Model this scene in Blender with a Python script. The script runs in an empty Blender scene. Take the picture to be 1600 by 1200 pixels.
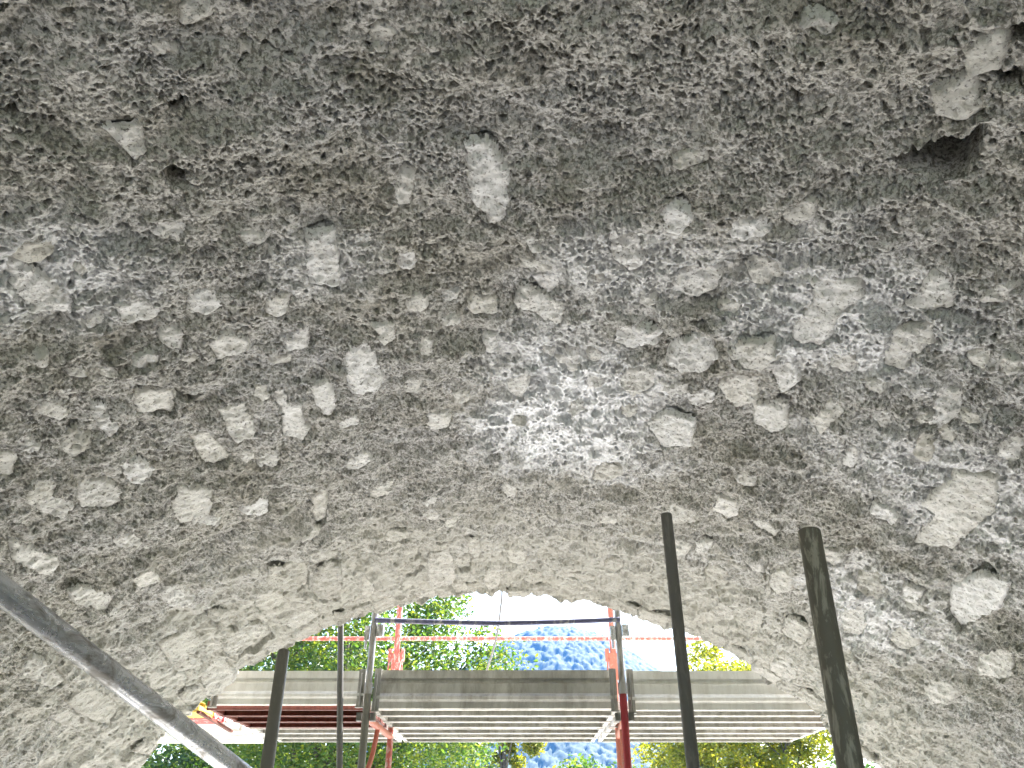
import bpy, math, random
import numpy as np
from mathutils import Vector, Matrix

R_ = math.radians
SC = bpy.context.scene
COL = SC.collection

# ------------------------------------------------------------------ camera
CZ = 4.6                        # eye height above the stream bed
TH = R_(31.0)                   # camera pitched up
FPX = 1200.0                    # focal length in pixels of a 1600 px wide frame
cam_d = bpy.data.cameras.new('camera')
cam = bpy.data.objects.new('camera', cam_d)
COL.objects.link(cam)
cam_d.sensor_width = 36.0
cam_d.lens = 36.0 * FPX / 1600.0
cam_d.clip_start = 0.02
cam_d.clip_end = 6000
cam.location = (0, 0, CZ)
cam.rotation_euler = (math.pi / 2 + TH, 0, 0)
SC.camera = cam

# ------------------------------------------------------------------ light
SUN_EL, SUN_AZ = R_(52), R_(40)          # azimuth clockwise from +Y (ahead)
w = bpy.data.worlds.new('World'); SC.world = w; w.use_nodes = True
wn = w.node_tree
sky = wn.nodes.new('ShaderNodeTexSky'); sky.sky_type = 'NISHITA'; sky.sun_disc = False
sky.sun_elevation = SUN_EL; sky.sun_rotation = SUN_AZ
sky.air_density = 1.2; sky.dust_density = 2.0
bg = wn.nodes['Background']; bg.inputs['Strength'].default_value = 0.13
wn.links.new(sky.outputs[0], bg.inputs['Color'])
sd = bpy.data.lights.new('sun', 'SUN'); sd.energy = 5.0; sd.angle = R_(0.5); sd.color = (1, .97, .92)
so = bpy.data.objects.new('sun', sd); COL.objects.link(so)
sdir = Vector((math.sin(SUN_AZ) * math.cos(SUN_EL), math.cos(SUN_AZ) * math.cos(SUN_EL), math.sin(SUN_EL)))
so.rotation_euler = (-sdir).to_track_quat('-Z', 'Y').to_euler()
so.location = (0, 30, 60)

vs = SC.view_settings
vs.view_transform = 'Standard'; vs.look = 'None'; vs.gamma = 1; vs.use_curve_mapping = False
vs.exposure = 2.8
cy = SC.cycles
cy.max_bounces = 10; cy.diffuse_bounces = 6; cy.glossy_bounces = 4; cy.transmission_bounces = 4
cy.transparent_max_bounces = 8; cy.volume_bounces = 0
cy.use_denoising = True
cy.sample_clamp_indirect = 6

# ------------------------------------------------------------------ helpers
RNG = np.random.default_rng(7)
random.seed(5)
sT, cT = math.sin(TH), math.cos(TH)


def ray(px, py):
    """direction (per unit of optical axis) through a photo pixel"""
    x = (px - 800) / FPX; u = (600 - py) / FPX
    return np.array([x, cT - u * sT, sT + u * cT])


def P(px, py, Y):
    d = ray(px, py); d = d * (Y / d[1])
    return Vector((d[0], d[1], d[2] + CZ))


def PD(px, py, dep):
    d = ray(px, py) * dep
    return Vector((d[0], d[1], d[2] + CZ))


# vault: cylinder about an axis along Y
RAD = 2.92; AX = -0.06; AZ = CZ + 1.47 - RAD       # crown 1.47 m above the eye
YF, YB = 5.2, -4.4                                  # far and near faces of the bridge


def on_vault(px, py):
    d = ray(px, py)
    A = d[0] ** 2 + d[2] ** 2
    B = 2 * (-AX * d[0] + (CZ - AZ) * d[2])
    C = AX ** 2 + (CZ - AZ) ** 2 - RAD ** 2
    t = (-B + math.sqrt(B * B - 4 * A * C)) / (2 * A)
    p = d * t
    a = math.atan2(p[0] - AX, p[2] + CZ - AZ)
    return a * RAD, p[1]                            # arc length s, y


def nodes(name):
    m = bpy.data.materials.new(name); m.use_nodes = True
    nt = m.node_tree
    return m, nt, nt.nodes['Principled BSDF']


def tex_noise(nt, scale, detail=4, rough=.55, vec=None, dist=0):
    n = nt.nodes.new('ShaderNodeTexNoise')
    n.inputs['Scale'].default_value = scale; n.inputs['Detail'].default_value = detail
    n.inputs['Roughness'].default_value = rough; n.inputs['Distortion'].default_value = dist
    if vec is not None: nt.links.new(vec, n.inputs['Vector'])
    return n


def ramp(nt, fac, stops):
    r = nt.nodes.new('ShaderNodeValToRGB')
    el = r.color_ramp.elements
    while len(el) < len(stops): el.new(.5)
    for e, (p, c) in zip(el, stops):
        e.position = p; e.color = (c, c, c, 1) if not hasattr(c, '__len__') else (*c, 1)
    nt.links.new(fac, r.inputs[0])
    return r


def mixc(nt, fac, a, b, mode='MIX'):
    m = nt.nodes.new('ShaderNodeMix'); m.data_type = 'RGBA'; m.blend_type = mode
    for s, v in ((0, fac), (6, a), (7, b)):
        if hasattr(v, 'links'): nt.links.new(v, m.inputs[s])
        elif hasattr(v, '__len__'): m.inputs[s].default_value = (*v, 1)
        else: m.inputs[s].default_value = v
    return m.outputs[2]


def bump(nt, bs, h, strength, dist, normal=None):
    b = nt.nodes.new('ShaderNodeBump')
    b.inputs['Strength'].default_value = strength; b.inputs['Distance'].default_value = dist
    nt.links.new(h, b.inputs['Height'])
    if normal is not None: nt.links.new(normal, b.inputs['Normal'])
    nt.links.new(b.outputs[0], bs.inputs['Normal'])
    return b.outputs[0]


def coords(nt, kind='Object'):
    t = nt.nodes.new('ShaderNodeTexCoord')
    return t.outputs[kind]


def geo_pos(nt):
    return nt.nodes.new('ShaderNodeNewGeometry').outputs['Position']


# ------------------------------------------------------------------ materials
def math_(nt, op, a, b):
    n = nt.nodes.new('ShaderNodeMath'); n.operation = op
    for k, q in enumerate((a, b)):
        if hasattr(q, 'links'): nt.links.new(q, n.inputs[k])
        else: n.inputs[k].default_value = q
    return n.outputs[0]


WET_SHEEN = [(895, 650, .52, .72, 1.0), (1285, 500, .42, .40, .6), (1500, 780, .5, .5, .5), (1375, 955, .35, .5, .6), (503, 410, .2, .2, .4), (70, 450, .3, .25, .6), (985, 420, .4, .3, .5)]


def wet_sheen_mask(nt, v):
    """0..1: wet patches given coat gloss and a painted pale sheen, with ragged borders"""
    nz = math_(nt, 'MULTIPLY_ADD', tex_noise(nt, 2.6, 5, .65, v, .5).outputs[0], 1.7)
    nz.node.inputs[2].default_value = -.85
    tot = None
    for px, py, rx, ry, k in WET_SHEEN:
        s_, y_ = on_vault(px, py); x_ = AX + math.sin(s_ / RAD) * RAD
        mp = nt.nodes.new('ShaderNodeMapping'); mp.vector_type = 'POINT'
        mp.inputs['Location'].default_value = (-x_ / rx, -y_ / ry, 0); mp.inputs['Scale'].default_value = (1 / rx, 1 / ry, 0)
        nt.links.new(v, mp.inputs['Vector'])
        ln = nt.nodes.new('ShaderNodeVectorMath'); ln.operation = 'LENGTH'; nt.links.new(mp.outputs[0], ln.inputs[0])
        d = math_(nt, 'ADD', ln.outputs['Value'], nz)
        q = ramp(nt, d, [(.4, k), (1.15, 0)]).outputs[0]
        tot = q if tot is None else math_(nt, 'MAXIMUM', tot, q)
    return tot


def mat_mortar():
    m, nt, b = nodes('wet_lime_slurry')
    v = geo_pos(nt)
    n1 = tex_noise(nt, 1.1, 4, .6, v, .4)
    n2 = tex_noise(nt, 4, 5, .65, v)
    n3 = tex_noise(nt, 72, 2, .55, v, .3)
    c = mixc(nt, ramp(nt, n1.outputs[0], [(.35, 0), (.65, 1)]).outputs[0], (.43, .415, .365), (.455, .45, .435))
    c = mixc(nt, ramp(nt, n2.outputs[0], [(.52, 0), (.74, 1)]).outputs[0], c, (.26, .245, .195))
    c = mixc(nt, ramp(nt, n3.outputs[0], [(.40, .72), (.49, 0)]).outputs[0], c, (.11, .105, .085))  # dark specks painted in for the shade of open pits
    sp = nt.nodes.new('ShaderNodeSeparateXYZ'); nt.links.new(v, sp.inputs[0])
    coat = ramp(nt, math_(nt, 'ADD', math_(nt, 'MULTIPLY', sp.outputs[1], .16), math_(nt, 'MULTIPLY', n2.outputs[0], .5)), [(.78, 0), (.95, .75)]).outputs[0]
    n4 = tex_noise(nt, 130, 2, .55, v, .3)
    c = mixc(nt, ramp(nt, n4.outputs[0], [(.40, .62), (.47, 0)]).outputs[0], c, (.10, .095, .08))      # finer dark specks, pit shade painted into the colour
    c = mixc(nt, coat, c, (.41, .40, .35))          # beige trowelled coat near the far face
    wet = wet_sheen_mask(nt, v)
    c = mixc(nt, math_(nt, 'MULTIPLY', wet, .65), c, (.62, .64, .67))          # cool pale sheen painted into the base colour
    nt.links.new(c, b.inputs['Base Color'])
    b.inputs['Roughness'].default_value = .55
    b.inputs['Specular IOR Level'].default_value = .35
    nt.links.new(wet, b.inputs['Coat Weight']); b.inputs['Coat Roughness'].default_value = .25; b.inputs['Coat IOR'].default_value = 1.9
    f = tex_noise(nt, 95, 2, .5, v, .4)
    bump(nt, b, ramp(nt, f.outputs[0], [(.36, 0), (.46, .85), (.7, 1)]).outputs[0], .6, .010)
    return m


def mat_stone(name, stops, wet):
    m, nt, b = nodes(name)
    v = geo_pos(nt)
    oi = nt.nodes.new('ShaderNodeObjectInfo')
    rc = ramp(nt, oi.outputs['Random'], stops)
    n = tex_noise(nt, 14, 5, .65, v)
    c = mixc(nt, ramp(nt, n.outputs[0], [(.35, 0), (.7, 1)]).outputs[0], rc.outputs[0], mixc(nt, 1.0, rc.outputs[0], (.72, .71, .68), 'MULTIPLY'))
    sp = tex_noise(nt, 100, 4, .65, v, .3)
    c = mixc(nt, ramp(nt, sp.outputs[0], [(.34, 1), (.46, 0)]).outputs[0], c, (.15, .14, .12))
    nt.links.new(c, b.inputs['Base Color'])
    b.inputs['Roughness'].default_value = wet
    wv = tex_noise(nt, 55, 5, .65, v, .8)
    n0 = bump(nt, b, wv.outputs[0], .8, .009)
    bump(nt, b, tex_noise(nt, 200, 3, .6, v).outputs[0], .5, .005, n0)
    return m


def mat_masonry():
    m, nt, b = nodes('rough_masonry')
    v = geo_pos(nt)
    vo = nt.nodes.new('ShaderNodeTexVoronoi'); vo.feature = 'DISTANCE_TO_EDGE'; vo.inputs['Scale'].default_value = 3.5
    nt.links.new(v, vo.inputs['Vector'])
    n = tex_noise(nt, 5, 5, .6, v)
    c = ramp(nt, n.outputs[0], [(.3, (.24, .225, .19)), (.7, (.38, .365, .32))])
    nt.links.new(c.outputs[0], b.inputs['Base Color']); b.inputs['Roughness'].default_value = .85
    bump(nt, b, ramp(nt, vo.outputs[0], [(0, 0), (.12, 1)]).outputs[0], .8, .03)
    return m


def mat_tube(name, base, blot, rough=.5, metal=0., blot_t=(.5, .62), scale=40, stretch=.25):
    """scaffold steel: base coat with cement spatter or rust of another colour, streaked along the tube"""
    m, nt, b = nodes(name)
    mp = nt.nodes.new('ShaderNodeMapping'); mp.inputs['Scale'].default_value = (1, 1, stretch)
    nt.links.new(coords(nt), mp.inputs['Vector'])
    n = tex_noise(nt, scale, 6, .7, mp.outputs[0], .6)
    n2 = tex_noise(nt, scale * .2, 3, .6, mp.outputs[0])
    c = mixc(nt, ramp(nt, n.outputs[0], [(blot_t[0], 0), (blot_t[1], 1)]).outputs[0], base, blot)
    c = mixc(nt, ramp(nt, n2.outputs[0], [(.35, .35), (.7, 0)]).outputs[0], c, mixc(nt, 1., c, (.5, .48, .45), 'MULTIPLY'))
    nt.links.new(c, b.inputs['Base Color'])
    b.inputs['Metallic'].default_value = metal
    nt.links.new(ramp(nt, n.outputs[0], [(.3, rough - .12), (.7, rough + .2)]).outputs[0], b.inputs['Roughness'])
    bump(nt, b, n.outputs[0], .35, .002)
    return m


def mat_flat(name, base, rough=.6, metal=0., var=.3, scale=12, dark=(.5, .47, .42)):
    m, nt, b = nodes(name)
    v = geo_pos(nt)
    mp = nt.nodes.new('ShaderNodeMapping'); mp.inputs['Scale'].default_value = (1, 1, .3)
    nt.links.new(v, mp.inputs['Vector'])
    n = tex_noise(nt, scale, 6, .7, mp.outputs[0], .3)
    n2 = tex_noise(nt, 2.2, 3, .6, v)
    c = mixc(nt, ramp(nt, n.outputs[0], [(.42, 0), (.72, 1)]).outputs[0], base, tuple(a * d for a, d in zip(base, dark)))
    c = mixc(nt, ramp(nt, n2.outputs[0], [(.4, 0), (.65, var)]).outputs[0], c, tuple(a * .45 for a in base))
    nt.links.new(c, b.inputs['Base Color']); b.inputs['Metallic'].default_value = metal
    nt.links.new(ramp(nt, n.outputs[0], [(.3, rough - .1), (.7, min(1, rough + .2))]).outputs[0], b.inputs['Roughness'])
    bump(nt, b, n.outputs[0], .25, .002)
    return m


def mat_leaf(name, c0, c1, c2, trans=.5):
    m, nt, b = nodes(name)
    out = nt.nodes['Material Output']
    g = nt.nodes.new('ShaderNodeNewGeometry')
    r = ramp(nt, g.outputs['Random Per Island'], [(0, c0), (.5, c1), (1, c2)])
    nt.links.new(r.outputs[0], b.inputs['Base Color']); b.inputs['Roughness'].default_value = .5
    t = nt.nodes.new('ShaderNodeBsdfTranslucent')
    tc = mixc(nt, 1.0, r.outputs[0], (2.0, 1.9, .7), 'MULTIPLY')
    nt.links.new(tc, t.inputs['Color'])
    mx = nt.nodes.new('ShaderNodeMixShader'); mx.inputs[0].default_value = trans
    nt.links.new(b.outputs[0], mx.inputs[1]); nt.links.new(t.outputs[0], mx.inputs[2])
    nt.links.new(mx.outputs[0], out.inputs['Surface'])
    return m


def mat_bark():
    m, nt, b = nodes('bark')
    n = tex_noise(nt, 9, 5, .7, geo_pos(nt), .5)
    c = ramp(nt, n.outputs[0], [(.3, (.035, .028, .02)), (.7, (.12, .1, .075))])
    nt.links.new(c.outputs[0], b.inputs['Base Color']); b.inputs['Roughness'].default_value = .9
    bump(nt, b, n.outputs[0], .6, .03)
    return m


def mat_ground(name, a, bcol, scale):
    m, nt, b = nodes(name)
    v = geo_pos(nt)
    n = tex_noise(nt, scale, 6, .65, v)
    c = ramp(nt, n.outputs[0], [(.3, a), (.7, bcol)])
    nt.links.new(c.outputs[0], b.inputs['Base Color']); b.inputs['Roughness'].default_value = .9
    bump(nt, b, n.outputs[0], .6, .05)
    return m


M = {}
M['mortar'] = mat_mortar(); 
M['stone'] = mat_stone('slurry_coated_stone', [(0, (.64, .63, .59)), (.4, (.69, .685, .665)), (.75, (.73, .73, .72)), (1, (.65, .635, .58))], .36)
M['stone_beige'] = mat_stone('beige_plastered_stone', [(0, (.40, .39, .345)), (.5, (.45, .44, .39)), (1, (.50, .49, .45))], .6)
M['stone_dull'] = mat_stone('plastered_stone', [(0, (.52, .51, .465)), (.4, (.58, .57, .53)), (.75, (.62, .615, .59)), (1, (.53, .515, .46))], .5); M['masonry'] = mat_masonry()
M['galv'] = mat_tube('galvanised_steel', (.72, .74, .77), (.3, .29, .27), .24, .75, (.48, .62), 22, .6)
M['galv_dull'] = mat_tube('weathered_galvanised_steel', (.42, .41, .39), (.24, .22, .19), .5, .35, (.5, .68), 30)
M['dark_spat'] = mat_tube('dark_steel_with_cement_scuffs', (.18, .165, .13), (.42, .39, .32), .55, .1, (.52, .6), 45, .2)
M['dark_grey'] = mat_tube('dark_grey_steel', (.15, .146, .134), (.28, .27, .245), .5, .2, (.5, .7), 30, .2)
M['olive_grey'] = mat_tube('dirty_grey_steel', (.19, .185, .155), (.30, .285, .24), .5, .2, (.5, .7), 25, .2)
M['red_paint'] = mat_tube('spattered_red_paint', (.47, .12, .095), (.62, .54, .49), .55, 0, (.49, .61), 45, .5)
M['crimson'] = mat_tube('crimson_paint', (.3, .018, .025), (.16, .03, .025), .42, 0, (.55, .75), 20, .3)
M['orange_paint'] = mat_tube('orange_red_paint', (.47, .15, .10), (.4, .3, .25), .55, 0, (.56, .68), 40, .6)
M['blue_rail'] = mat_tube('grey_steel_rail', (.11, .11, .2), (.42, .41, .40), .45, .1, (.54, .66), 12, .5)
M['zinc_plate'] = mat_flat('weathered_zinc_plate', (.58, .57, .53), .5, 0, .5, 14)
M['zinc_light'] = mat_flat('clean_zinc_plate', (.78, .77, .73), .45, 0, .12, 14, (.75, .73, .7))
M['plank_steel'] = mat_flat('grey_plank_steel', (.60, .59, .56), .5, .3, .4, 16)
M['rust_brown'] = mat_flat('red_brown_paint', (.16, .035, .02), .6, 0, .5, 25)
M['yellow_paint'] = mat_flat('yellow_paint', (.75, .56, .12), .6, 0, .2, 18, (.8, .8, .9))
M['red_scratch'] = mat_tube('scratched_red_paint', (.55, .06, .06), (.75, .62, .58), .55, 0, (.54, .6), 16, 1)
M['bark'] = mat_bark(); M['old_timber'] = mat_flat('old_timber', (.24, .22, .19), .8, 0, .4, 10)
M['cable'] = mat_flat('grey_cable', (.3, .29, .28), .6)
M['leaf_green'] = mat_leaf('green_leaves', (.02, .055, .016), (.05, .10, .022), (.13, .16, .03))
M['leaf_yellow'] = mat_leaf('yellow_green_leaves', (.08, .11, .015), (.15, .17, .02), (.24, .22, .025))
M['leaf_dark'] = mat_leaf('dark_green_leaves', (.015, .04, .015), (.03, .065, .02), (.06, .09, .025))
M['gravel'] = mat_ground('pale_stream_gravel', (.36, .35, .33), (.52, .51, .49), 3)
M['grass'] = mat_ground('meadow', (.05, .08, .02), (.10, .13, .04), .5)
M['asphalt'] = mat_ground('asphalt', (.045, .045, .045), (.06, .06, .06), 8)
M['hill'] = mat_ground('wooded_slope', (.010, .026, .016), (.024, .046, .024), .12)


# ------------------------------------------------------------------ mesh builder
class MB:
    def __init__(s): s.v = []; s.f = []; s.m = []

    def add(s, V, F, mi=0):
        o = len(s.v); s.v += [tuple(p) for p in V]
        for f in F: s.f.append(tuple(i + o for i in f)); s.m.append(mi)

    def box(s, a, b, mi=0):
        x0, y0, z0 = a; x1, y1, z1 = b
        s.add([(x0, y0, z0), (x1, y0, z0), (x1, y1, z0), (x0, y1, z0), (x0, y0, z1), (x1, y0, z1), (x1, y1, z1), (x0, y1, z1)],
              [(0, 3, 2, 1), (4, 5, 6, 7), (0, 1, 5, 4), (1, 2, 6, 5), (2, 3, 7, 6), (3, 0, 4, 7)], mi)

    def tube(s, pts, r, n=14, mi=0, r2=None, caps=True, hollow=0):
        pts = [Vector(p) for p in pts]
        rings = []
        k = len(pts)
        for i, p in enumerate(pts):
            d = (pts[min(i + 1, k - 1)] - pts[max(i - 1, 0)]).normalized()
            u = d.cross(Vector((0.0123, 1, .02)) if abs(d.y) < .9 else Vector((1, .01, .02))).normalized(); w_ = d.cross(u)
            rr = r if r2 is None else r + (r2 - r) * i / (k - 1)
            rings.append([p + (u * math.cos(2 * math.pi * j / n) + w_ * math.sin(2 * math.pi * j / n)) * rr for j in range(n)])
        V = [q for ring in rings for q in ring]
        F = []
        for i in range(k - 1):
            for j in range(n):
                a = i * n + j; b = i * n + (j + 1) % n
                F.append((a, b, b + n, a + n))
        if caps and not hollow:
            F.append(tuple(range(n))[::-1]); F.append(tuple((k - 1) * n + j for j in range(n)))
        s.add(V, F, mi)
        if hollow:                               # open pipe ends: rim and inside wall
            for e, sg in ((0, 1), (k - 1, -1)):
                p = pts[e]; d = (pts[1] - pts[0]) if e == 0 else (pts[-2] - pts[-1])
                d.normalize()
                inner = [p + (q - p) * (1 - hollow / r) for q in rings[e]]
                deep = [q + d * min(.25, (pts[1] - pts[0]).length * .4) for q in inner]
                VV = list(rings[e]) + inner + deep
                FF = []
                for j in range(n):
                    b = (j + 1) % n
                    f1 = (j, j + n, b + n, b); f2 = (j + n, j + 2 * n, b + 2 * n, b + n)
                    FF += [f1, f2] if sg == 1 else [f1[::-1], f2[::-1]]
                s.add(VV, FF, mi)

    def profile(s, prof, x0, x1, mi=0, thick=0.0):
        """open profile [(y,z)...] swept along x; thick gives a sheet its second side"""
        n = len(prof)
        pr = list(prof)
        if thick:
            back = []
            for i in range(n):
                a = Vector(prof[max(i - 1, 0)]); b = Vector(prof[min(i + 1, n - 1)])
                d = (b - a).normalized(); back.append((prof[i][0] - d.y * thick, prof[i][1] + d.x * thick))
            pr = pr + back[::-1]
        k = len(pr)
        V = [(x0, y, z) for y, z in pr] + [(x1, y, z) for y, z in pr]
        F = [(i, (i + 1) % k, (i + 1) % k + k, i + k) for i in range(k if thick else k - 1)]
        if thick:
            for i in range(n - 1):
                q = (i, i + 1, k - 2 - i, k - 1 - i)
                F.append(q[::-1]); F.append(tuple(j + k for j in q))
        s.add(V, F, mi)

    def build(s, name, mats, parent=None, smooth=True, loc=None, ang=35):
        me = bpy.data.meshes.new(name)
        V = s.v
        if loc is not None: V = [(a - loc[0], b - loc[1], c - loc[2]) for a, b, c in V]
        me.from_pydata(V, [], s.f)
        for m in (mats if isinstance(mats, (list, tuple)) else [mats]): me.materials.append(m)
        me.polygons.foreach_set('material_index', s.m)
        o = bpy.data.objects.new(name, me); COL.objects.link(o)
        if smooth:
            me.shade_smooth()
            try: me.set_sharp_from_angle(angle=R_(ang))
            except Exception: pass
        if parent is not None: o.parent = parent
        if loc is not None: o.location = loc
        return o


def tag(o, label=None, cat=None, group=None, kind=None):
    for k, v in (('label', label), ('category', cat), ('group', group), ('kind', kind)):
        if v: o[k] = v
    return o


def empty(name, loc, label, cat, group=None):
    o = bpy.data.objects.new(name, None); o.location = loc; o.empty_display_size = .2
    COL.objects.link(o)
    return tag(o, label, cat, group)


def np_mesh(name, V, F, mat, parent=None, smooth=True):
    """V (n,3), F (m,4) numpy -> object"""
    me = bpy.data.meshes.new(name)
    nv, nf = len(V), len(F); k = F.shape[1]
    me.vertices.add(nv); me.vertices.foreach_set('co', np.ascontiguousarray(V, np.float32).ravel())
    me.loops.add(nf * k); me.loops.foreach_set('vertex_index', np.ascontiguousarray(F, np.int32).ravel())
    me.polygons.add(nf); me.polygons.foreach_set('loop_start', np.arange(0, nf * k, k, dtype=np.int32))
    me.polygons.foreach_set('use_smooth', np.full(nf, smooth, bool))
    me.update(calc_edges=True); me.validate()
    me.materials.append(mat)
    o = bpy.data.objects.new(name, me); COL.objects.link(o)
    if parent is not None: o.parent = parent
    return o


def sstep(a, b, x):
    t = np.clip((x - a) / (b - a), 0, 1); return t * t * (3 - 2 * t)


# ------------------------------------------------------------------ vault relief: one raster over (s, y)
DX = 0.0027
SMAX = RAD * R_(60); Y0 = 0.3
NS = int(2 * SMAX / DX); NY = int((YF - Y0) / DX) + 1
kx = np.fft.fftfreq(NS, DX)[:, None]; ky = np.fft.rfftfreq(NY, DX)[None, :]
KK = np.sqrt(kx ** 2 + ky ** 2) + 1e-6


def band(lam, width=.35, aniso=1.0):
    k = KK if aniso == 1.0 else np.sqrt((kx * aniso) ** 2 + ky ** 2) + 1e-6
    f = np.exp(-(np.log(k * lam) ** 2) / (2 * width ** 2))
    n = RNG.standard_normal((NS, NY), dtype=np.float32)
    r = np.fft.irfft2(np.fft.rfft2(n) * f, s=(NS, NY)).astype(np.float32)
    return r / r.std()


SS = (-SMAX + DX * (np.arange(NS) + .5)).astype(np.float32)
YY = (Y0 + DX * np.arange(NY)).astype(np.float32)
b60 = band(.7, .4); b20 = band(.22, .4); b8 = band(.09, .4); b35 = band(.036, .35); b18 = band(.018, .3); b10 = band(.011, .25)
patch = sstep(-.5, .9, band(.35, .4) + .3 * b8)           # rough / trowelled areas
far = sstep(3.2, 4.8, YY)[None, :]                        # the last metre was trowelled smoother
rough = np.clip(.55 + .6 * patch, 0, 1.1) * (1 - .5 * far)
H = .012 * b60 + .009 * b20 + .0045 * b8
b25 = band(.0165, .28); b13 = band(.0125, .25); b27 = band(.027, .3)
pit = sstep(.75, 1.15, .75 * b25 + .55 * b13 + .2 * b27 - .2 * b8)             # spongy sprayed slurry: flat skin, open pits
H += rough * (.0036 * np.minimum(np.abs(b27), 1.3) + .0030 * np.minimum(np.abs(b13), 1.2) - .0125 * pit)
H -= .020 * sstep(1.5, 2.1, b35 + .4 * b8)
crease = np.exp(-(np.abs(b20 + .5 * b8) / .05) ** 2) * sstep(.2, 1.2, band(.3, .4))
H -= .012 * crease
HL = .012 * b60 + .009 * b20                              # level the stones sit at
flake = b8 + .5 * b35
terr = np.floor(flake * 1.6) / 1.6 + sstep(.55, 1.0, (flake * 1.6) % 1.0) / 1.6
STN = .0055 * terr + .0012 * b18 + .0006 * b10
STN -= .009 * np.exp(-(np.abs(b8 + .25 * b18) / .035) ** 2) * sstep(.1, .9, b20)


def poly_sdf(poly, gx, gy):
    """signed distance, positive inside"""
    px = gx[:, None]; py = gy[None, :]
    d = np.full((len(gx), len(gy)), 1e9, np.float32); ins = np.zeros(d.shape, bool)
    n = len(poly)
    for i in range(n):
        ax, ay = poly[i]; bx, by = poly[(i + 1) % n]
        ex, ey = bx - ax, by - ay
        t = np.clip(((px - ax) * ex + (py - ay) * ey) / (ex * ex + ey * ey + 1e-12), 0, 1)
        d = np.minimum(d, (px - ax - t * ex) ** 2 + (py - ay - t * ey) ** 2)
        c = ((ay > py) != (by > py)) & (px < (bx - ax) * (py - ay) / (by - ay + 1e-12) + ax)
        ins ^= c
    d = np.sqrt(d)
    return np.where(ins, d, -d)


def blob(cx, cy, w, h, rot=0, n=None):
    """uneven angular outline round a photo pixel"""
    n = n or random.choice((6, 7, 8, 9))
    out = []
    a0 = random.uniform(0, 6.28)
    for i in range(n):
        a = a0 + 2 * math.pi * (i + random.uniform(-.28, .28)) / n
        k = random.uniform(.78, 1.12)
        ex = 2 / 2.8
        x = math.copysign(abs(math.cos(a)) ** ex, math.cos(a)) * w / 2 * k
        y = math.copysign(abs(math.sin(a)) ** ex, math.sin(a)) * h / 2 * k
        c, s = math.cos(R_(rot)), math.sin(R_(rot))
        out.append((cx + x * c - y * s, cy + x * s + y * c))
    return out


STONES = []      # (pixel outline, height above mortar)


def st(poly, up=.004): STONES.append((poly, up))


def z2(off, k, pts): return [(off[0] + x / k, off[1] + y / k) for x, y in pts]


C1, C2, C3 = (0, 0), (530, 0), (1060, 0)
C4, C5, C6 = (0, 390), (530, 390), (1060, 390)
K = 2.963
# outlines followed one by one
st(z2(C1, K, [(500, 605), (640, 590), (690, 690), (625, 745), (585, 690)]), .006)
st([(482, 366), (518, 360), (525, 395), (528, 450), (486, 446), (479, 410)], .007)
st(z2(C2, K, [(600, 650), (690, 640), (760, 760), (790, 900), (770, 1000), (690, 1010), (620, 920)]), .008)
st([(948, 352), (975, 350), (1000, 358), (1004, 410), (985, 418), (962, 398)], .006)
st(z2(C4, K, [(880, 200), (980, 180), (1035, 255), (960, 285), (880, 275)]), .006)
st(z2(C4, K, [(1330, 430), (1430, 355), (1440, 470), (1335, 485)]), .006)
st(z2(C4, K, [(960, 430), (1040, 400), (1140, 430), (1155, 470), (1010, 515)]), .006)
st(z2(C4, K, [(1265, 650), (1310, 650), (1330, 720), (1390, 710), (1395, 800), (1430, 820), (1400, 870), (1310, 850), (1310, 760)]), .004)
st(z2(C4, K, [(1440, 630), (1510, 610), (1560, 700), (1540, 770), (1490, 760)]), .005)
st(z2(C4, K, [(880, 860), (960, 860), (1060, 970), (1030, 1015), (950, 1010)]), .003)
st(z2(C4, K, [(550, 990), (620, 960), (710, 1020), (690, 1060), (630, 1100)]), .006)
st(z2(C4, K, [(540, 260), (690, 240), (750, 280), (700, 325), (570, 335)]), .006)
st(z2(C4, K, [(40, 60), (190, 150), (340, 240), (330, 310), (140, 300), (60, 180)]), .002)
st(z2(C4, K, [(1010, 720), (1130, 700), (1180, 840), (1100, 890), (1040, 800)]), .005)
st(z2(C4, K, [(430, 720), (490, 730), (545, 850), (510, 880), (450, 800)]), .004)
st([(543, 530), (572, 527), (588, 552), (597, 585), (588, 603), (552, 607), (541, 570)], .008)
st([(806, 478), (820, 452), (846, 462), (882, 476), (876, 505), (850, 500), (830, 485)], .008)
st(z2(C5, K, [(850, 40), (930, 30), (970, 90), (930, 105), (860, 80)]), .005)
st(z2(C5, K, [(900, 150), (1010, 130), (1020, 200), (960, 215)]), .006)
st(z2(C5, K, [(160, 330), (250, 320), (260, 380), (215, 410), (185, 370)]), .007)
st(z2(C5, K, [(1270, 420), (1290, 350), (1400, 340), (1490, 370), (1470, 420), (1370, 445)]), .006)
st(z2(C5, K, [(1300, 610), (1330, 560), (1450, 535), (1460, 620), (1360, 680)]), .007)
st(z2(C5, K, [(780, 600), (865, 570), (870, 620), (840, 680), (790, 650)]), .006)
st(z2(C5, K, [(1010, 510), (1090, 450), (1110, 540), (1070, 570)]), .006)
st(z2(C5, K, [(920, 440), (990, 480), (985, 510), (950, 490)]), .006)
st(z2(C5, K, [(1140, 590), (1200, 590), (1220, 640), (1160, 665)]), .006)
st(z2(C5, K, [(1430, 790), (1520, 750), (1640, 780), (1630, 890), (1500, 890)]), .008)
st([(1043, 568), (1055, 530), (1075, 520), (1105, 515), (1122, 540), (1120, 562), (1085, 578)], .010)
st([(1145, 540), (1165, 520), (1210, 519), (1215, 545), (1190, 566), (1165, 555)], .009)
st([(1048, 462), (1060, 435), (1100, 420), (1125, 425), (1120, 455), (1085, 470)], .008)
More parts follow.
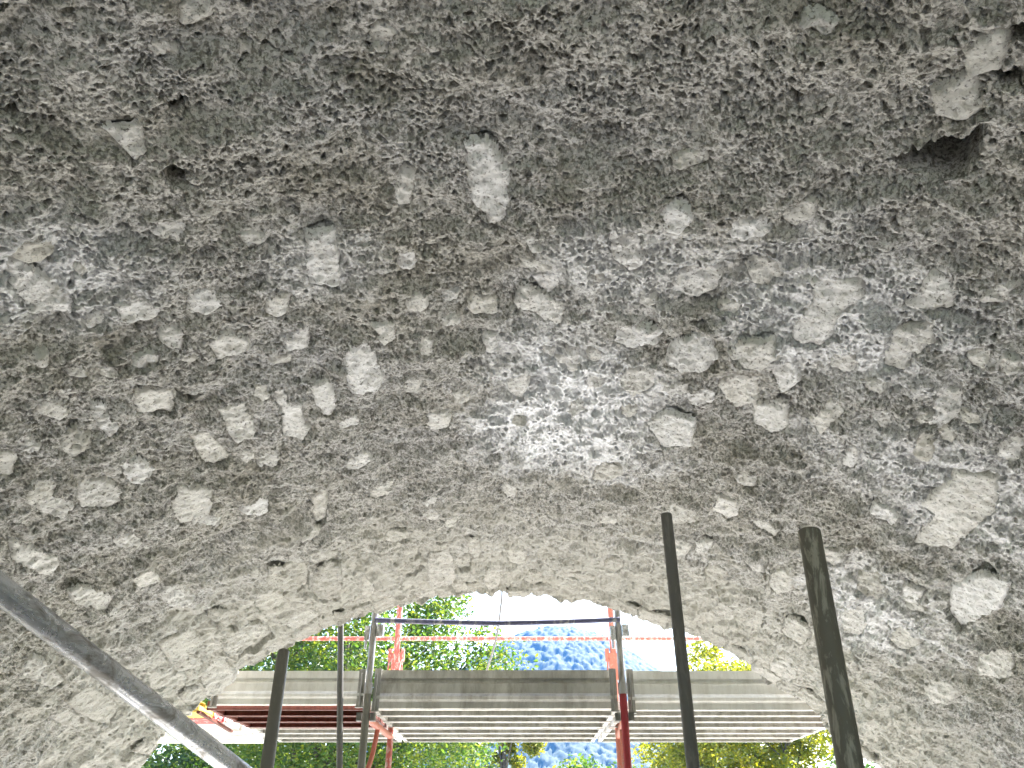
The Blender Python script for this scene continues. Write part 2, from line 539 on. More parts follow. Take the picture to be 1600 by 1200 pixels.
st([(1120, 600), (1150, 586), (1183, 590), (1180, 630), (1150, 640)], .006)
st([(1076, 617), (1095, 605), (1118, 612), (1110, 632), (1082, 634)], .007)
st([(1178, 636), (1225, 634), (1228, 668), (1205, 682), (1180, 665)], .007)
st(z2(C6, K, [(620, 130), (830, 140), (850, 220), (740, 300), (700, 400), (650, 440), (530, 410), (550, 330), (640, 240)]), .010)
st(z2(C6, K, [(1180, 130), (1260, 150), (1270, 280), (1180, 305), (1060, 280), (1120, 230)]), .006)
st(z2(C6, K, [(1000, 380), (1170, 360), (1180, 440), (1070, 520), (1040, 570), (940, 560), (980, 450)]), .008)
st(z2(C6, K, [(720, 500), (790, 480), (835, 540), (770, 590), (710, 560)]), .006)
st(z2(C6, K, [(620, 770), (720, 690), (770, 740), (660, 840)]), .005)
st(z2(C6, K, [(900, 760), (960, 740), (980, 800), (940, 830)]), .005)
st(z2(C6, K, [(1200, 650), (1310, 650), (1290, 760), (1200, 850), (1165, 800)]), .006)
st(z2(C6, K, [(450, 510), (540, 530), (545, 620), (480, 670), (440, 580)]), .006)
st([(1440, 790), (1500, 738), (1556, 746), (1552, 800), (1484, 860), (1424, 850), (1462, 804)], .010)
st([(1535, 55), (1562, 40), (1572, 60), (1556, 110), (1520, 118), (1512, 80)], .012)
st([(1462, 148), (1520, 120), (1532, 178), (1500, 196), (1465, 182)], .008)
st([(1486, 918), (1540, 895), (1580, 905), (1560, 950), (1500, 985), (1480, 960)], .006)
# looser stones: centre, size, turn
for a in [(263, 358, 52, 32, 10), (256, 83, 40, 18, 20), (304, 27, 50, 34, -20), (597, 64, 28, 46, 0), (631, 300, 28, 60, 5), (567, 375, 30, 12, 0),
          (1056, 330, 45, 45, 0), (834, 368, 18, 30, -30), (1283, 30, 50, 24, 10), (1175, 347, 60, 36, -10), (1249, 324, 50, 40, 0), (1080, 250, 62, 22, -15),
          (432, 478, 40, 40, 0), (368, 518, 42, 14, -8), (270, 522, 36, 36, 20), (294, 559, 34, 12, -10), (226, 555, 36, 18, -15), (243, 628, 66, 40, 10),
          (118, 700, 46, 46, 30), (501, 794, 22, 62, 5), (484, 828, 40, 14, -30), (300, 782, 68, 54, -10), (152, 772, 76, 48, 10), (10, 726, 34, 40, 0),
          (172, 582, 26, 18, 0), (388, 717, 22, 22, 0), (128, 427, 12, 24, -20), (148, 502, 28, 18, -30), (635, 410, 32, 36, 0), (651, 471, 30, 28, 0),
          (699, 397, 26, 14, 0), (702, 471, 26, 16, 0), (705, 503, 30, 17, 0), (756, 481, 46, 30, -5), (928, 562, 20, 18, 0), (810, 655, 22, 16, 20),
          (948, 738, 44, 28, -15), (597, 758, 42, 12, -28), (645, 596, 26, 26, 0), (665, 535, 20, 26, -20), (685, 660, 40, 30, 0), (766, 538, 18, 34, 0),
          (1058, 604, 40, 18, 0), (1194, 433, 46, 40, 0), (797, 767, 20, 28, -15), (1330, 714, 24, 34, 20), (1445, 694, 26, 44, 0), (1580, 565, 40, 28, 0),
          (1522, 650, 32, 14, 10), (1583, 700, 34, 50, 10), (1360, 913, 54, 44, 15), (1192, 830, 52, 13, 32), (1556, 1033, 60, 54, 0), (1135, 790, 44, 28, 15),
          (1334, 972, 44, 50, 0), (1220, 910, 40, 40, 0), (1245, 985, 52, 40, 20), (1290, 1000, 40, 36, 0), (1410, 1000, 46, 36, 30), (1470, 1080, 54, 40, 20),
          (58, 879, 88, 36, 25), (143, 931, 72, 32, 10), (224, 899, 50, 26, -10), (277, 928, 54, 36, 20), (67, 1053, 66, 36, 20), (146, 1100, 74, 48, 25),
          (108, 1126, 50, 26, 20), (283, 1004, 70, 40, -15), (380, 1000, 88, 44, -25), (262, 1062, 62, 26, -15), (341, 1060, 56, 50, -35), (306, 1088, 40, 30, -20),
          (350, 966, 46, 24, 20), (175, 955, 14, 12, 0), (150, 1062, 15, 11, 0), (320, 806, 46, 22, 10), (450, 905, 72, 54, -10), (511, 905, 44, 68, 0),
          (504, 866, 46, 24, -5), (636, 885, 56, 20, -22), (687, 888, 48, 58, 0), (724, 878, 30, 20, -10), (575, 922, 18, 32, 0), (673, 777, 26, 12, -35),
          (676, 806, 18, 12, 0), (703, 812, 16, 26, 30), (896, 838, 26, 14, -30), (906, 900, 46, 12, 8), (808, 872, 34, 30, 0), (855, 865, 36, 20, 0),
          (742, 850, 20, 40, 0), (950, 815, 30, 16, 0), (1070, 800, 54, 38, 10), (1063, 855, 40, 30, 0), (1120, 900, 40, 32, 20), (1170, 960, 46, 30, 25),
          (1000, 905, 46, 18, 10), (960, 880, 30, 20, 0), (560, 945, 46, 22, -20), (470, 965, 56, 26, -25), (420, 940, 46, 26, -20), (620, 840, 40, 18, -10),
          (770, 905, 30, 34, 0), (840, 905, 46, 20, 0), (1130, 955, 36, 26, 25), (1225, 1045, 48, 30, 35), (1100, 850, 26, 20, 0), (1480, 680, 24, 30, 0),
          (1300, 560, 26, 20, 0), (1140, 480, 30, 16, 0), (1010, 470, 30, 16, 0), (900, 640, 24, 18, 0), (985, 640, 26, 20, 0), (720, 620, 24, 20, 0),
          (545, 660, 30, 16, -20), (440, 570, 30, 18, 0), (405, 610, 24, 24, 0), (80, 640, 50, 30, 30), (40, 690, 40, 22, 20), (85, 790, 60, 34, 20),
          (200, 840, 46, 22, 0), (400, 790, 40, 26, -20), (420, 720, 34, 26, 0), (560, 720, 40, 20, -30), (120, 580, 26, 18, 0), (60, 560, 30, 20, 0),
          (1385, 800, 44, 24, 30), (1425, 930, 30, 24, 20), (1300, 870, 30, 24, 20), (1530, 560, 30, 22, 0), (1560, 460, 60, 24, -35), (1370, 600, 30, 18, 0)]:
    st(blob(*a), random.uniform(.002, .007))
NKEY = len(STONES)

SURF = np.zeros_like(H)             # per stone: how far it is taken over already
stone_jobs = []


def sy_poly(poly): return [on_vault(x, y) for x, y in poly]


def place(sy, up, dull=False):
    """sink the mortar under a stone and keep its own relief"""
    xs = [p[0] for p in sy]; ys = [p[1] for p in sy]
    mg = .03
    i0 = int(max(0, (min(xs) - mg + SMAX) / DX)); i1 = int(min(NS, (max(xs) + mg + SMAX) / DX))
    j0 = int(max(0, (min(ys) - mg - Y0) / DX)); j1 = int(min(NY, (max(ys) + mg - Y0) / DX))
    if i1 - i0 < 6 or j1 - j0 < 6: return
    gx, gy = SS[i0:i1], YY[j0:j1]
    sd_ = poly_sdf(sy, gx, gy)
    size = math.sqrt(max(1e-5, (max(xs) - min(xs)) * (max(ys) - min(ys))))
    if (sd_ > 0).sum() < 12: return
    if (SURF[i0:i1, j0:j1][sd_ > 0]).mean() > .35: return
    SURF[i0:i1, j0:j1] = np.maximum(SURF[i0:i1, j0:j1], (sd_ > -.004))
    lo = HL[i0:i1, j0:j1]; ins = sd_ > 0
    base = lo[ins].mean() + up
    tx, ty = random.uniform(-.06, .06), random.uniform(-.09, .04)
    cx, cyy = gx.mean(), gy.mean()
    off_i = random.randrange(0, NS - (i1 - i0)); off_j = random.randrange(0, NY - (j1 - j0))
    amp = random.uniform(.45, .95)
    rel = STN[off_i:off_i + i1 - i0, off_j:off_j + j1 - j0] * amp
    hs = base + tx * (gx - cx)[:, None] + ty * (gy - cyy)[None, :] + rel
    hs = hs - .0025 * (1 - sstep(0, .006, sd_)) - .028 * sstep(0, .02, -sd_)
    nz = .5 * b35[i0:i1, j0:j1] + .5 * b18[i0:i1, j0:j1] + .2 * b10[i0:i1, j0:j1] + .35 * b8[i0:i1, j0:j1]
    m = sstep(-.005, .005, sd_ - .001 + nz * min(.005, size * .05))
    h0 = H[i0:i1, j0:j1]
    th = random.uniform(0, 6.28)
    side = np.clip((math.cos(th) * (gx - cx)[:, None] + math.sin(th) * (gy - cyy)[None, :]) / (size * .5), -1, 1)
    groove = np.exp(-((sd_ + .006) / .0055) ** 2) * sstep(.1, .7, side) * random.uniform(.2, .9)
    H[i0:i1, j0:j1] = h0 * (1 - m) + np.minimum(h0, hs - .018) * m - .014 * groove
    stone_jobs.append((i0, j0, sd_, hs, size, dull))


for k, (poly, up) in enumerate(STONES):
    q = sy_poly(poly)
    place(q, up, q[0][1] > 3.3 or poly[0][1] < 160 or (k > 52 and random.random() < .55))
# rubble facing stones along the far rim of the arch
s = -SMAX * .98
while s < SMAX * .98:
    wd = random.uniform(.09, .24); dp = random.uniform(.10, .24)
    if random.random() < .8:
        y1 = YF - random.uniform(.005, .03); y0_ = y1 - dp
        q = [(s + .01, y0_ + random.uniform(-.02, .02)), (s + wd * .5, y0_ + random.uniform(-.02, .02)), (s + wd - .01, y0_ + random.uniform(-.02, .02)),
             (s + wd - .012, y1), (s + .012, y1)]
        place(q, random.uniform(.0, .009), True)
    s += wd
tries = 0
NFIX = len(stone_jobs)
while len(stone_jobs) < NFIX + 14 and tries < 900:
    tries += 1
    px, py = random.uniform(0, 1600), random.choice((random.uniform(360, 1130), random.uniform(640, 1130)))
    cs, cyv = on_vault(px, py)
    if not (1.0 < cyv < YF - .1 and abs(cs) < SMAX - .1): continue
    wv_ = random.uniform(.035, .13) * (1 if cyv < 3.5 else 1.4)
    bl = blob(0, 0, wv_, wv_ * random.uniform(.4, .9), random.uniform(0, 180))
    place([(cs + x, cyv + y) for x, y in bl], random.uniform(-.006, .001), True)


def carve(poly, depth, soft=.012, tilt=(0, 0)):
    sy = sy_poly(poly)
    xs = [p[0] for p in sy]; ys = [p[1] for p in sy]
    i0 = int(max(0, (min(xs) - .05 + SMAX) / DX)); i1 = int(min(NS, (max(xs) + .05 + SMAX) / DX))
    j0 = int(max(0, (min(ys) - .05 - Y0) / DX)); j1 = int(min(NY, (max(ys) + .05 - Y0) / DX))
    gx, gy = SS[i0:i1], YY[j0:j1]
    sd_ = poly_sdf(sy, gx, gy) + .003 * b35[i0:i1, j0:j1]
    g = 1 + tilt[0] * (gx - gx.mean())[:, None] / .1 + tilt[1] * (gy - gy.mean())[None, :] / .1
    H[i0:i1, j0:j1] -= depth * sstep(-.002, soft, sd_) * np.clip(g, 0.05, 2.2)


# hollows where stones have dropped out
carve([(1393, 250), (1440, 232), (1500, 222), (1537, 198), (1532, 240), (1510, 278), (1470, 288), (1420, 268)], .42, .006, (.1, -.5))
carve([(1556, 52), (1600, 34), (1600, 60), (1574, 66), (1557, 86)], .28, .004)
carve([(1546, 112), (1600, 118), (1600, 136), (1560, 132)], .16, .004)
carve([(1470, 150), (1488, 140), (1492, 152), (1476, 160)], .1, .004)
carve([(250, 262), (270, 255), (290, 268), (300, 285), (270, 284)], .13, .006)
carve([(106, 334), (138, 324), (152, 330), (130, 338)], .12, .004)
carve([(262, 168), (288, 160), (292, 172), (268, 178)], .11, .005)
carve([(190, 348), (202, 354), (196, 366)], .04, .006)
carve([(0, 178), (24, 172), (38, 190), (20, 196)], .05, .01)
carve([(205, 152), (216, 168), (208, 170)], .05, .006)
carve([(1242, 98), (1252, 104), (1244, 112)], .05, .006)
carve([(1240, 142), (1254, 148), (1246, 162)], .05, .006)
carve([(1080, 500), (1098, 494), (1112, 502), (1096, 506)], .04, .006)
carve([(1140, 470), (1085, 476), (1120, 484)], .03, .006)
carve([(240, 606), (270, 610), (310, 620), (296, 626), (262, 618)], .04, .008)
carve([(732, 330), (760, 342), (790, 350), (760, 350)], .035, .006)
carve([(1400, 512), (1450, 510), (1452, 516), (1400, 518)], .035, .005)
carve([(1440, 484), (1500, 490), (1530, 512), (1500, 502)], .035, .008)
carve([(1536, 880), (1570, 910), (1566, 914), (1534, 886)], .05, .005)
carve([(1575, 1000), (1600, 1020), (1600, 1030), (1580, 1012)], .05, .008)
carve([(435, 890), (456, 880), (470, 882), (446, 894)], .05, .008)
carve([(405, 938), (425, 932), (420, 942)], .04, .006)
carve([(1186, 888), (1194, 882), (1198, 904)], .05, .006)
carve([(620, 895), (660, 882), (666, 890), (640, 900)], .05, .008)

# ------------------------------------------------------------------ bridge
bridge = empty('stone_bridge', (AX, YF, 0), 'rubble stone arch bridge with slurry coated barrel vault overhead', 'bridge')
B0 = np.array(bridge.location)


def to_world(s_, y_, h_):
    a = s_ / RAD; r = RAD - h_
    return np.stack([AX + np.sin(a) * r, y_, AZ + np.cos(a) * r], -1)


def samp(F, s_, y_):
    fi = np.clip((s_ + SMAX) / DX - .5, 0, NS - 1.001); fj = np.clip((y_ - Y0) / DX, 0, NY - 1.001)
    i = fi.astype(int); j = fj.astype(int); u = fi - i; v = fj - j
    return (F[i, j] * (1 - u) * (1 - v) + F[i + 1, j] * u * (1 - v) + F[i, j + 1] * (1 - u) * v + F[i + 1, j + 1] * u * v)


NC = 1400
rows = [Y0]
while rows[-1] < YF - .006:
    y = rows[-1]; rows.append(y + .0038 + .0052 * max(0, y - 1.1) / 4)
rows[-1] = YF
rows = np.array(rows); NR = len(rows)
cols = np.linspace(-SMAX + .002, SMAX - .002, NC)
gs, gy_ = np.meshgrid(cols, rows, indexing='ij')
rimn = np.interp(cols, SS, (b20[:, -1] * .012 + b8[:, -1] * .006 + b35[:, -1] * .004)) - .004      # uneven far rim
gyw = gy_ + (rimn[:, None]) * sstep(YF - .3, YF, gy_)
hh = samp(H, gs, gy_)
V = to_world(gs, gyw, hh)
# closing rows: the rim turns up into the face of the arch, the near side runs back, the sides run down
extra = [to_world(cols, np.full(NC, YF) + rimn + .012, hh[:, -1] - .02), to_world(cols, np.full(NC, YF) + rimn * .5, hh[:, -1] * 0 - .3)]
V = np.concatenate([V] + [e[:, None, :] for e in extra], 1)
nr = V.shape[1]
idx = np.arange(NC * nr).reshape(NC, nr)
F = np.stack([idx[:-1, :-1], idx[:-1, 1:], idx[1:, 1:], idx[1:, :-1]], -1).reshape(-1, 4)
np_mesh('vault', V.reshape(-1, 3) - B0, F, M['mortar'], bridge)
del V, F
# coarse remainder of the barrel: the part over and behind the viewer and the haunches
def coarse(s0, s1, y0, y1, ns, ny):
    a, b = np.meshgrid(np.linspace(s0, s1, ns), np.linspace(y0, y1, ny), indexing='ij')
    h = .012 * np.sin(a * 9.1 + b * 3) * np.sin(b * 7.3 - a * 2) + .006 * RNG.standard_normal(a.shape) - .01
    V = to_world(a, b, h).reshape(-1, 3)
    ix = np.arange(ns * ny).reshape(ns, ny)
    return V, np.stack([ix[:-1, :-1], ix[:-1, 1:], ix[1:, 1:], ix[1:, :-1]], -1).reshape(-1, 4)


parts = [coarse(-SMAX, SMAX, YB, Y0 + .004, 300, 150), coarse(-RAD * math.pi / 2, -SMAX + .004, YB, YF, 60, 200), coarse(SMAX - .004, RAD * math.pi / 2, YB, YF, 60, 200)]
o = 0; VV = []; FF = []
for v, f in parts: VV.append(v); FF.append(f + o); o += len(v)
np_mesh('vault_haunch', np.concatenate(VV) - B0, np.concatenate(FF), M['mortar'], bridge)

# stones: each one a patch of its own relief
for (i0, j0, sd_, hs, size, dull) in stone_jobs:
    st_ = 1 if size < .07 else 2
    if YY[min(j0, NY - 1)] > 3.6: st_ = 2 if size < .12 else 3
    S = sd_[::st_, ::st_]; Hh = hs[::st_, ::st_]
    ni, nj = S.shape
    a, b = np.meshgrid(SS[i0:i0 + sd_.shape[0]][::st_], YY[j0:j0 + sd_.shape[1]][::st_], indexing='ij')
    keep = S > -.016
    ix = np.arange(ni * nj).reshape(ni, nj)
    q = keep[:-1, :-1] & keep[1:, :-1] & keep[:-1, 1:] & keep[1:, 1:]
    if not q.any(): continue
    f = np.stack([ix[:-1, :-1], ix[:-1, 1:], ix[1:, 1:], ix[1:, :-1]], -1)[q]
    used = np.unique(f); mp = np.full(ni * nj, -1); mp[used] = np.arange(len(used))
    V = to_world(a, b, Hh).reshape(-1, 3)[used]
    c = V.mean(0)
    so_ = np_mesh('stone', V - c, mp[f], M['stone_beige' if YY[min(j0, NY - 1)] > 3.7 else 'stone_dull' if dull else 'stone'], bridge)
    so_.location = c - B0

# spandrel walls, fill, road, parapets, abutments: plain but real
def arch_face(y, t, name):
    mb = MB()
    n = 48; top = AZ + RAD + .75; W = 9.0
    arc = [(AX + math.sin(a) * (RAD - .0), AZ + math.cos(a) * RAD) for a in np.linspace(-math.pi / 2, math.pi / 2, n)]
    rr = RAD + .2
    arc = [(AX + math.sin(a) * rr, AZ + math.cos(a) * rr) for a in np.linspace(-math.pi / 2, math.pi / 2, n)]
    V = []; Fs = []
    for yy in (y, y + t):
        V += [(x, yy, z) for x, z in arc] + [(AX - rr + 2 * rr * i / (n - 1), yy, top) for i in range(n)]
    for k in range(2):
        o = k * 2 * n
        for i in range(n - 1):
            q = (o + i, o + i + 1, o + n + i + 1, o + n + i)
            Fs.append(q if k == 0 else q[::-1])
    for i in range(n - 1): Fs.append((i, i + 2 * n, i + 1 + 2 * n, i + 1)); Fs.append((n + i, n + i + 1, 3 * n + i + 1, 3 * n + i))
    mb.add(V, Fs)
    mb.box((AX - rr - W, y, -.2), (AX - rr, y + t, top)); mb.box((AX + rr, y, -.2), (AX + rr + W, y + t, top))
    ob = mb.build(name, M['masonry'], bridge, smooth=False, loc=None)
    ob.location = -bridge.location
    return ob


arch_face(YF + .005, .12, 'spandrel_wall'); arch_face(YB - .13, .12, 'spandrel_wall')
mb = MB(); top = AZ + RAD + .75
mb.box((AX - RAD - 9, YB - .13, top + .003), (AX + RAD + 9, YF + .125, top + .25)); ob = mb.build('roadway', M['asphalt'], bridge, smooth=False); ob.location = -bridge.location
for y in (YB - .13, YF - .225):
    mb = MB(); mb.box((AX - RAD - 9, y, top + .253), (AX + RAD + 9, y + .35, top + 1.15)); ob = mb.build('parapet', M['masonry'], bridge, smooth=False); ob.location = -bridge.location
for sg in (-1, 1):
    mb = MB(); x0 = AX + sg * RAD; x1 = AX + sg * (RAD + .5)
    mb.box((min(x0, x1), YB, -.2), (max(x0, x1), YF, AZ + .02)); ob = mb.build('abutment_wall', M['masonry'], bridge, smooth=False); ob.location = -bridge.location

# ------------------------------------------------------------------ ground, hill, haze
mb = MB(); mb.add([(-1600, -1600, -.3), (1600, -1600, -.3), (1600, 1600, -.3), (-1600, 1600, -.3)], [(0, 1, 2, 3)])
g = mb.build('ground', M['grass'], smooth=False); tag(g, kind='structure')
nx, ny = 90, 120
a, b = np.meshgrid(np.linspace(-7.5, 7.5, nx), np.linspace(-16, 34, ny), indexing='ij')
z = .10 * RNG.standard_normal(a.shape) * .5 + .25 * np.maximum(0, np.abs(a) / 3.2 - 1) ** 1.5
z[0, :] = z[-1, :] = -.4; z[:, 0] = z[:, -1] = -.4
ix = np.arange(nx * ny).reshape(nx, ny)
o = np_mesh('stream_bed', np.stack([a, b, z], -1).reshape(-1, 3), np.stack([ix[:-1, :-1], ix[1:, :-1], ix[1:, 1:], ix[:-1, 1:]], -1).reshape(-1, 4), M['gravel'])
tag(o, kind='structure')

hx = np.arange(-190, 330, 1.2); hy = np.arange(520, 1000, 1.6)
a, b = np.meshgrid(hx, hy, indexing='ij')
base = 193 * np.exp(-((a - 45) / 190) ** 2) * np.exp(-((b - 800) / 210) ** 2)
cr = np.zeros_like(base)
for _ in range(13000):
    x, y = RNG.uniform(-190, 330), RNG.uniform(520, 900); r = RNG.uniform(2.2, 4.2); hgt = r * RNG.uniform(.5, 1.2)
    i0, i1 = int((x - r + 190) / 1.2), int((x + r + 190) / 1.2) + 2; j0, j1 = int((y - r - 520) / 1.6), int((y + r - 520) / 1.6) + 2
    i0, j0 = max(0, i0), max(0, j0)
    d = ((a[i0:i1, j0:j1] - x) ** 2 + (b[i0:i1, j0:j1] - y) ** 2) / r ** 2
    cr[i0:i1, j0:j1] = np.maximum(cr[i0:i1, j0:j1], hgt * np.sqrt(np.clip(1 - d, 0, 1)))
z = base + cr + .5 * RNG.standard_normal(a.shape) - 3
ix = np.arange(a.size).reshape(a.shape)
o = np_mesh('hill', np.stack([a, b, z], -1).reshape(-1, 3), np.stack([ix[:-1, :-1], ix[1:, :-1], ix[1:, 1:], ix[:-1, 1:]], -1).reshape(-1, 4), M['hill'])
tag(o, kind='structure')

mb = MB(); mb.box((-1640, -1640, -1.5), (1640, 1640, 215))
o = mb.build('haze', M['grass'], smooth=False); o.data.materials.clear()
m = bpy.data.materials.new('haze_air'); m.use_nodes = True; nt = m.node_tree
nt.nodes.remove(nt.nodes['Principled BSDF'])
pv = nt.nodes.new('ShaderNodeVolumePrincipled'); pv.inputs['Density'].default_value = .00023; pv.inputs['Color'].default_value = (.10, .36, 1, 1)
nt.links.new(pv.outputs[0], nt.nodes['Material Output'].inputs['Volume'])
o.data.materials.append(m); tag(o, kind='stuff')


# ------------------------------------------------------------------ trees
def leaves(centres, radii, n, size, mat, name, parent, seed, shell=.55):
    rg = np.random.default_rng(seed)
    centres = np.array(centres); radii = np.array(radii)
    wgt = radii ** 2; wgt = wgt / wgt.sum()
    k = rg.choice(len(centres), n, p=wgt)
    d = rg.standard_normal((n, 3)); d /= np.linalg.norm(d, axis=1)[:, None]
    rr = radii[k] * (shell + (1 - shell) * rg.random(n)) * (1 + .22 * rg.standard_normal(n) * .5)
    c = centres[k] + d * rr[:, None] * np.array([1, 1, .85])
    u = rg.standard_normal((n, 3)); u[:, 2] *= .6; u /= np.linalg.norm(u, axis=1)[:, None]
    t = rg.standard_normal((n, 3)); v = np.cross(u, t); v /= np.linalg.norm(v, axis=1)[:, None]
    sz = size * rg.uniform(.6, 1.3, n)[:, None]
    nrm = np.cross(u, v)
    p0 = c - u * sz; p1 = c + v * sz * .55 + nrm * sz * .12; p2 = c + u * sz - nrm * sz * .15; p3 = c - v * sz * .55 + nrm * sz * .12
    V = np.stack([p0, p1, p2, p3], 1).reshape(-1, 3)
    F = np.arange(n * 4).reshape(n, 4)
    return np_mesh(name, V, F, mat, parent, smooth=False)


def tree(loc, crown_c, crown_r, n_clump, n_leaf, size, mat, label, seed, group=None, trunk_r=.16, squash=.9, limbs=7):
    """loc = foot; crown centre and radius in the tree's own coordinates"""
    rd = random.Random(seed)
    t = empty('tree', loc, label, 'tree', group)
    cc = Vector(crown_c)
    cl = []; rad = []
    for i in range(n_clump):
        while True:
            d = Vector((rd.uniform(-1, 1), rd.uniform(-1, 1), rd.uniform(-1, 1)))
            if .25 < d.length < 1: break
        p = cc + Vector((d.x, d.y, d.z * squash)) * crown_r * .92
        cl.append(tuple(p)); rad.append(crown_r * rd.uniform(.14, .3))
    cr_ = leaves(cl, rad, n_leaf, size, mat, 'crown', t, seed, .35)
    mb = MB()
    top = cc + Vector((0, 0, crown_r * .3))
    mb.tube([(0, 0, -.3), Vector((0, 0, 0)).lerp(cc, .4) + Vector((.15, .1, 0)), cc, top], trunk_r, 9, 0, trunk_r * .35)
    for i in range(limbs):
        tg = Vector(cl[i * len(cl) // limbs]); st0 = Vector((0, 0, 0)).lerp(cc, rd.uniform(.5, .95))
        mid = st0.lerp(tg, .5) + Vector((rd.uniform(-.2, .2), rd.uniform(-.2, .2), -.1 * crown_r))
        mb.tube([st0, mid, tg], trunk_r * .38, 6, 0, trunk_r * .08)
        for _ in range(2):
            e = tg + Vector((rd.uniform(-1, 1), rd.uniform(-1, 1), rd.uniform(-.3, .8))) * crown_r * .3
            mb.tube([mid.lerp(tg, .5), e], trunk_r * .14, 5, 0, trunk_r * .04)
    mb.build('trunk', M['bark'], t)
    return t


# the big tree left of the opening
tree((-3.4, 14.5, -.1), (.35, 0, 7.0), 3.15, 120, 76000, .042, M['leaf_green'], 'big green leafy tree filling the left half of the arch opening', 11, None, .2, .95, 12)
tree((-6.8, 21, -.1), (.2, 0, 7.0), 3.5, 80, 17000, .075, M['leaf_dark'], 'dark green tree behind the big tree at the left rim of the arch', 12, None, .22, .95, 9)
tree((7.7, 26, -.1), (-.3, 0, 7.7), 3.2, 76, 44000, .07, M['leaf_yellow'], 'yellow green tree behind the right dark pole at the arch rim', 13, None, .17, .95, 8)
tree((-.3, 29, -.1), (0, 0, 8.6), 1.6, 34, 9000, .085, M['leaf_yellow'], 'small yellow green treetop between the hanging cable and the blue hill', 14, None, .12, 1.1, 5)
bt = [(-16, 38, 'leaf_dark', 'dark green tree far left beyond the scaffold deck'), (-9, 42, 'leaf_green', 'mid green tree beyond the deck, behind the thin standing tube'),
      (-2.5, 40, 'leaf_dark', 'dark green tree low behind the deck left of centre'), (3.5, 43, 'leaf_green', 'mid green tree low behind the deck right of centre'),
      (9.5, 38, 'leaf_yellow', 'yellow green tree low behind the deck beside the thin dark pole'), (16, 41, 'leaf_green', 'mid green tree far right beyond the scaffold deck')]
for i, (x, y, mt, lb) in enumerate(bt):
    tree((x, y, -.2), (0, 0, 5.6), 3.6, 60, 14000, .12, M[mt], lb, 30 + i, 'trees along the stream beyond the scaffold', .25, .9, 6)

# ------------------------------------------------------------------ scaffold on the far face
YI, YO = 5.42, 6.42
ZD = CZ + .775                               # underside of the deck
XI = [-2.9, -.955, .735, 2.5]; XO = [-2.95, -.93, .815, 2.56]
LBF = ['scaffold frame behind the left haunch under the yellow planks', 'scaffold frame with pale left post crossing the toe boards left of the tree gap',
       'scaffold frame with crimson lower post in front of the blue hill', 'scaffold frame at the far right end of the right bay']


def pv_(x, y, z): return Vector((x, y, z))


for i, (xi, xo) in enumerate(zip(XI, XO)):
    fr = empty('scaffolding', (xi, YI, 0), LBF[i], 'scaffold frame', 'frames of the scaffold outside the arch')
    L = Vector(fr.location)
    lean = -.012
    def bld(mb, nm, mat, **k):
        ob = mb.build(nm, mat, fr, **k); ob.location = -L; return ob
    mb = MB(); mb.tube([(xi, YI, .05), (xi, YI, ZD + .12)], .0245, 16); bld(mb, 'post', M['crimson'] if i == 2 else M['olive_grey'] if i == 1 else M['red_paint'])
    mb = MB(); mb.tube([(xi, YI, ZD + .122), (xi, YI, ZD + 1.15)], .0225, 16); mb.tube([(xi, YI, ZD + .085), (xi, YI, ZD + .155)], .03, 16)
    bld(mb, 'guard_post', M['galv_dull'])
    mb = MB(); mb.tube([(xo, YO, .05), (xo, YO, ZD + 1.25)], .0235, 14); bld(mb, 'post', M['orange_paint'] if i == 2 else M['red_paint'])
    # lugs where the red ledger hooks on, with hanging pins
    mb = MB()
    zl = ZD + .55
    for dx in (-.05, .05):
        mb.box((xo + dx - .014, YO - .02, zl - .06), (xo + dx + .014, YO + .02, zl + .035))
        mb.tube([(xo + dx, YO - .022, zl - .05), (xo + dx * 1.15, YO - .03, zl - .17)], .0065, 8)
        mb.tube([(xo + dx * 1.15 - .018, YO - .03, zl - .185), (xo + dx * 1.15 + .018, YO - .03, zl - .185)], .016, 8)
    mb.box((xo - .036, YO - .024, zl - .2), (xo + .036, YO + .024, zl + .0))
    bld(mb, 'wedge_lug', M['orange_paint'] if i == 2 else M['red_paint'])
    # clamps on the guard post
    mb = MB()
    zc = ZD + .50
    mb.box((xi - .058, YI - .02, zc - .07), (xi - .024, YI + .02, zc + .025)); mb.box((xi + .024, YI - .022, zc - .045), (xi + .07, YI + .022, zc + .035))
    mb.tube([(xi - .045, YI - .005, zc - .07), (xi - .045, YI - .005, zc - .125)], .009, 8)
    bld(mb, 'clamp', M['galv'])
    mb = MB(); mb.tube([(xi, YI + .02, ZD - .06), (xo, YO - .02, ZD - .06)], .0225, 12); bld(mb, 'transom', M['orange_paint'])
    mb = MB()
    pts = [pv_(xi, YI + .03, ZD - .42).lerp(pv_(xi + (xo - xi) * .45, YI + .45, ZD - .08), t) + Vector((0, .05 * math.sin(t * 3.14), -.05 * math.sin(t * 3.14))) for t in np.linspace(0, 1, 7)]
    mb.tube(pts, .017, 10); bld(mb, 'brace', M['orange_paint'])
    mb = MB(); mb.box((xi - .06, YI - .016, ZD - .08), (xi - .028, YI + .03, ZD - .03)); mb.box((xi + .028, YI - .016, ZD - .08), (xi + .062, YI + .03, ZD - .03)); bld(mb, 'bracket', M['dark_grey'])


def toe_profile(y, z0, h):
    """pressed sheet: lip, bead, flat band, bead, flat foot"""
    t = [(0, 1.0), (0, .80), (.024, .76), (.024, .70), (0, .645), (0, .40), (-.014, .365), (-.030, .30), (-.024, .235), (0, .18), (0, .02), (.012, 0)]
    return [(y + a, z0 + b * h) for a, b in reversed(t)]


